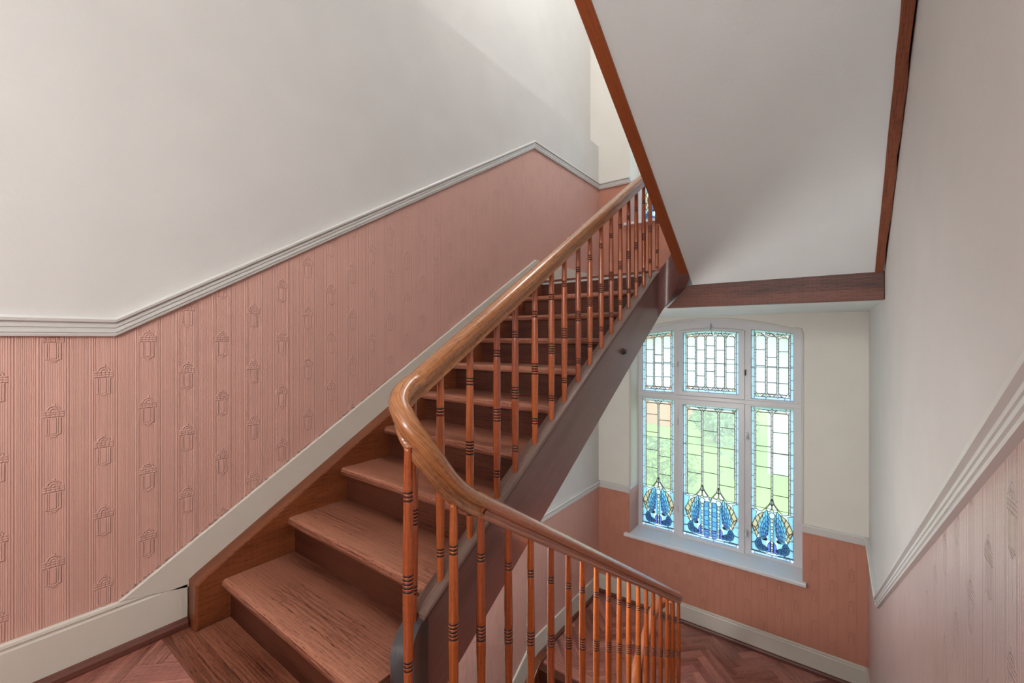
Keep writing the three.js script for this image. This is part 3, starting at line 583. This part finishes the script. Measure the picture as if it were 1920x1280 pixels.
function makeWindow() {
  const win = structGroup('window'), P = (n, g, m) => { const o = shade(new THREE.Mesh(g, m)); o.name = n; win.add(o); return o; };
  const hole = (x0, x1, y0, f) => [[x0, y0], [x1, y0], ...span(x1, x0, 6).map((x) => [x, f(x)])];
  const flatTop = (v) => () => v, zt = -5.13;
  const rects = [[GX[0], -.627, arcTop], [GX[1], -.60, (x) => .082 - .02 * Math.pow((x + 1.098) / .29, 2)], [GX[2], -.629, arcTop], [GX[0], -2.243, flatTop(-.715)], [GX[1], -2.235, flatTop(-.75)], [GX[2], -2.243, flatTop(-.71)]];
  P('window_frame', slabZ(arch(OX0 - .03, OX1 + .03, .06, .15, OB + .01), -5.165, .065, rects.map(([[a, b], y, f]) => hole(a, b, y, f)), .004), M.frame);
  // the middle lights open: a hopper above, a casement below, proud of the frame
  P('sash', slabZ(arch(-1.428, -.755, .082, .03, -.645), -5.102, .018, [hole(-1.383, -.813, -.60, rects[1][2])], .004), M.frame);
  P('sash', slabZ([[-1.428, -2.268], [-.755, -2.268], [-.755, -.69], [-1.428, -.69]], -5.102, .018, [hole(-1.383, -.813, -2.235, flatTop(-.75))], .004), M.frame);
  P('transom', box(OX0, OX1, -.690, -.648, -5.102, -5.088, .005), M.frame);
  const h = (x, y, s) => { const b = new RoundedBoxGeometry(.016, .07, .014, 2, .003); b.translate(x, y, -5.075); const k = new THREE.CylinderGeometry(.005, .006, .05 * s, 8); k.rotateX(Math.PI / 2); k.translate(x, y + .01, -5.06); const l = new RoundedBoxGeometry(.014, .055, .012, 2, .004); l.translate(x, y - .015, -5.04); return mergeGeometries([b, k, l].map(ext)); };
  P('window_catch', h(-.735, -1.02, 1), M.frame); P('window_catch', h(-.735, -2.03, 1), M.frame); P('window_catch', h(-1.09, .125, .8), M.frame);
  for (const y of [-.30, -.95, -1.95]) { const g = new THREE.CylinderGeometry(.007, .007, .07, 8); g.translate(-1.437, y, -5.08); P('hinge', g, M.frame); }
  const h2 = new THREE.CylinderGeometry(.006, .006, .06, 8); h2.translate(-.748, -.36, -5.08); P('hinge', h2, M.iron);
  P('window_sill', box(-1.962, -.205, -2.295, -2.26, -5.12, ZF + .05, .008), M.sill);
  const R2 = [[.24, .46, .72], [.36, .60, .80]], R3 = [[.24, .52, .80], [.36, .52, .80], [.24, .52, .80]], R5 = [[.19, .44, .69], [.27, .53, .78]];
  leadedPanel(win, ...GX[0], rects[0][1], arcTop, 3, R3.slice(0, 2), null, zt);
  leadedPanel(win, ...GX[1], rects[1][1], rects[1][2], 5, R5, null, zt);
  leadedPanel(win, ...GX[2], rects[2][1], arcTop, 3, R3.slice(0, 2), null, zt);
  const sideEnds = (w) => { const c = w / 2, e = .041; return [[[e, .47], [e + .02, .455], [c - .09, .45], [c - .06, .49], [c - .018, .55], [c - .0075, .60], [c - .0075, 'top'], [e, 'top']], [[c + .0075, .60], [c + .018, .55], [c + .06, .49], [c + .09, .45], [w - e - .02, .455], [w - e, .47], [w - e, 'top'], [c + .0075, 'top']]]; };
  const side = [[.14, .36, .58, .80], [.20, .42, .64, .86]];
  const centre = [[.14, .33, .55, .77], [.24, .50, .74], [.18, .42, .64, .86]];
  for (const [k, g] of [[3, GX[0]], [5, GX[2]]]) { const w = g[1] - g[0]; leadedPanel(win, ...g, rects[k][1], rects[k][2], 2, side, { ends: sideEnds(w), flower: flower([w / 2]) }, zt); }
  { const w = GX[1][1] - GX[1][0], e = .041, cw = (w - .082 - .03) / 3, a = e + cw + .0075, b = w - a;
    const ends = [[[e, .47], [e + .03, .455], [a - .09, .45], [a - .06, .49], [a - .018, .55], [a - .0075, .60], [a - .0075, 'top'], [e, 'top']], [[a + .0075, .60], [a + .018, .55], [a + .06, .49], [w / 2, .44], [b - .06, .49], [b - .018, .55], [b - .0075, .60], [b - .0075, 'top'], [a + .0075, 'top']], [[b + .0075, .60], [b + .018, .55], [b + .06, .49], [b + .09, .45], [w - e - .03, .455], [w - e, .47], [w - e, 'top'], [b + .0075, 'top']]];
    leadedPanel(win, ...GX[1], rects[4][1], rects[4][2], 3, centre, { ends, flower: flower([a, b]) }, zt); }
  return win;
}
const win1 = makeWindow(); win1.name = 'window_1';
const win2 = win1.clone(); win2.name = 'window_2'; win2.position.y += 3.6; scene.add(win2);

// ---------------------------------------------------------------- the garden behind the glass
{ const leaf = (c) => new THREE.MeshStandardMaterial({ color: lin(...c), roughness: .9 });
  const ground = BOT - .6;
  struct('ground', (() => { const g = new THREE.PlaneGeometry(90, 60, 60, 40); g.rotateX(-Math.PI / 2); const p = g.attributes.position; for (let i = 0; i < p.count; i++) p.setY(i, .25 * noise(p.getX(i) * .2 + 50, p.getZ(i) * .2 + 50, 5)); g.translate(0, ground, -36); g.computeVertexNormals(); return g; })(), leaf([.30, .44, .07]));
  const house = (name, label, x0, x1, z0, z1, wallC, roofC, h) => {
    const t = thing(name, label, 'house', [(x0 + x1) / 2, ground, (z0 + z1) / 2]);
    part(t, 'house_wall', box(x0, x1, ground - .2, ground + h, z0, z1, 0, null), wallC);
    const m = (z0 + z1) / 2, g = slabX([[-z1 - .4, ground + h - .2], [-z0 + .4, ground + h - .2], [-m, ground + h + (z1 - z0) * .42]], x0 - .3, x1 - x0 + .6); part(t, 'house_roof', g, roofC);
    for (let x = x0 + 1.2; x < x1 - 4; x += 2.4) for (const y of [1.0, 3.8]) { part(t, 'house_window', box(x, x + .9, ground + y, ground + y + 1.4, z1 - .02, z1 + .05, .01, null), M.paint); }
  };
  house('brick_house', 'orange brick house seen through the left leaded panel', -20, -7.9, -36, -26.5, leaf([.62, .27, .14]), leaf([.45, .16, .09]), 6.5);
  house('rendered_house', 'pale rendered house seen through the right leaded panel', -2.1, 9, -29, -19.5, leaf([.66, .62, .60]), leaf([.30, .22, .20]), 6.5);
  const bush = (label, x, z, r, h, c) => {
    const t = thing('garden_shrub', label, 'shrub', [x, ground, z]), pos = [], n = 1500;
    for (let i = 0; i < n; i++) {
      const a = rnd() * 6.283, q = Math.acos(2 * rnd() - 1), k = Math.pow(rnd(), .35) * (.8 + .35 * noise(a * 2, q * 3, 77)), cx = x + r * k * Math.sin(q) * Math.cos(a), cy = ground + .25 + h / 2 + h / 2 * k * Math.cos(q), cz = z + r * k * Math.sin(q) * Math.sin(a), s = rr(.08, .17) * r / 1.2;
      const e1 = V(rr(-1, 1), rr(-1, 1), rr(-1, 1)).normalize().multiplyScalar(s), e2 = V(rr(-1, 1), rr(-1, 1), rr(-1, 1)).normalize().multiplyScalar(s * .6);
      pos.push(cx - e1.x, cy - e1.y, cz - e1.z, cx + e2.x, cy + e2.y, cz + e2.z, cx + e1.x, cy + e1.y, cz + e1.z, cx - e1.x, cy - e1.y, cz - e1.z, cx + e1.x, cy + e1.y, cz + e1.z, cx - e2.x, cy - e2.y, cz - e2.z);
    }
    const g = new THREE.BufferGeometry(); g.setAttribute('position', new THREE.Float32BufferAttribute(pos, 3)); g.computeVertexNormals(); part(t, 'foliage', g, leaf(c), null, true);
    const st = new THREE.CylinderGeometry(.05 * r, .07 * r, h * .5, 7); st.translate(x, ground + h * .25, z); part(t, 'trunk', st, leaf([.15, .10, .06]));
  };
  bush('dark green shrub on the lawn behind the middle leaded panel', -5.0, -24.4, 1.2, 2.0, [.20, .36, .09]);
  bush('tall grey-green tree before the pale house behind the right leaded panel', -3.0, -18.2, 1.0, 7.5, [.24, .36, .20]);
  bush('light green bush low on the lawn behind the middle leaded panel', -4.6, -15.4, 1.0, 1.3, [.30, .42, .08]);
  bush('green hedge bush behind the left leaded panel', -6.4, -18.0, 1.1, 1.1, [.34, .50, .15]);
}

// ---------------------------------------------------------------- globe lamps added as unseen fill light
const opalMat = new THREE.MeshStandardMaterial({ color: lin(.9, .9, .88), emissive: lin(1, .97, .92), emissiveIntensity: 1.2, roughness: .3 });
for (const { at: [x, y, z], r, power, cord, label } of ADDED_LAMPS) {
  const t = thing('added_lamp', label, 'lamp', [x, y, z]);
  const globe = new THREE.SphereGeometry(r, 28, 20); globe.translate(x, y, z); part(t, 'lamp_globe', globe, opalMat);
  const rod = new THREE.CylinderGeometry(.006, .006, cord - r, 8); rod.translate(x, y + r + (cord - r) / 2, z); part(t, 'cord', rod, M.iron);
  const rose = new THREE.LatheGeometry([[0, -.02], [.03, -.018], [.055, -.004], [.06, 0]].map(([a, b]) => new THREE.Vector2(a, b)), 20); rose.translate(x, y + cord, z); part(t, 'ceiling_rose', rose, M.iron);
  const l = new THREE.PointLight(new THREE.Color().setRGB(1, .98, .955), power, 0, 2); l.position.set(x, y, z); l.name = 'added_lamp_light'; l.shadow.radius = r * 48; l.castShadow = true; scene.add(l);
}
renderer.render(scene, camera);
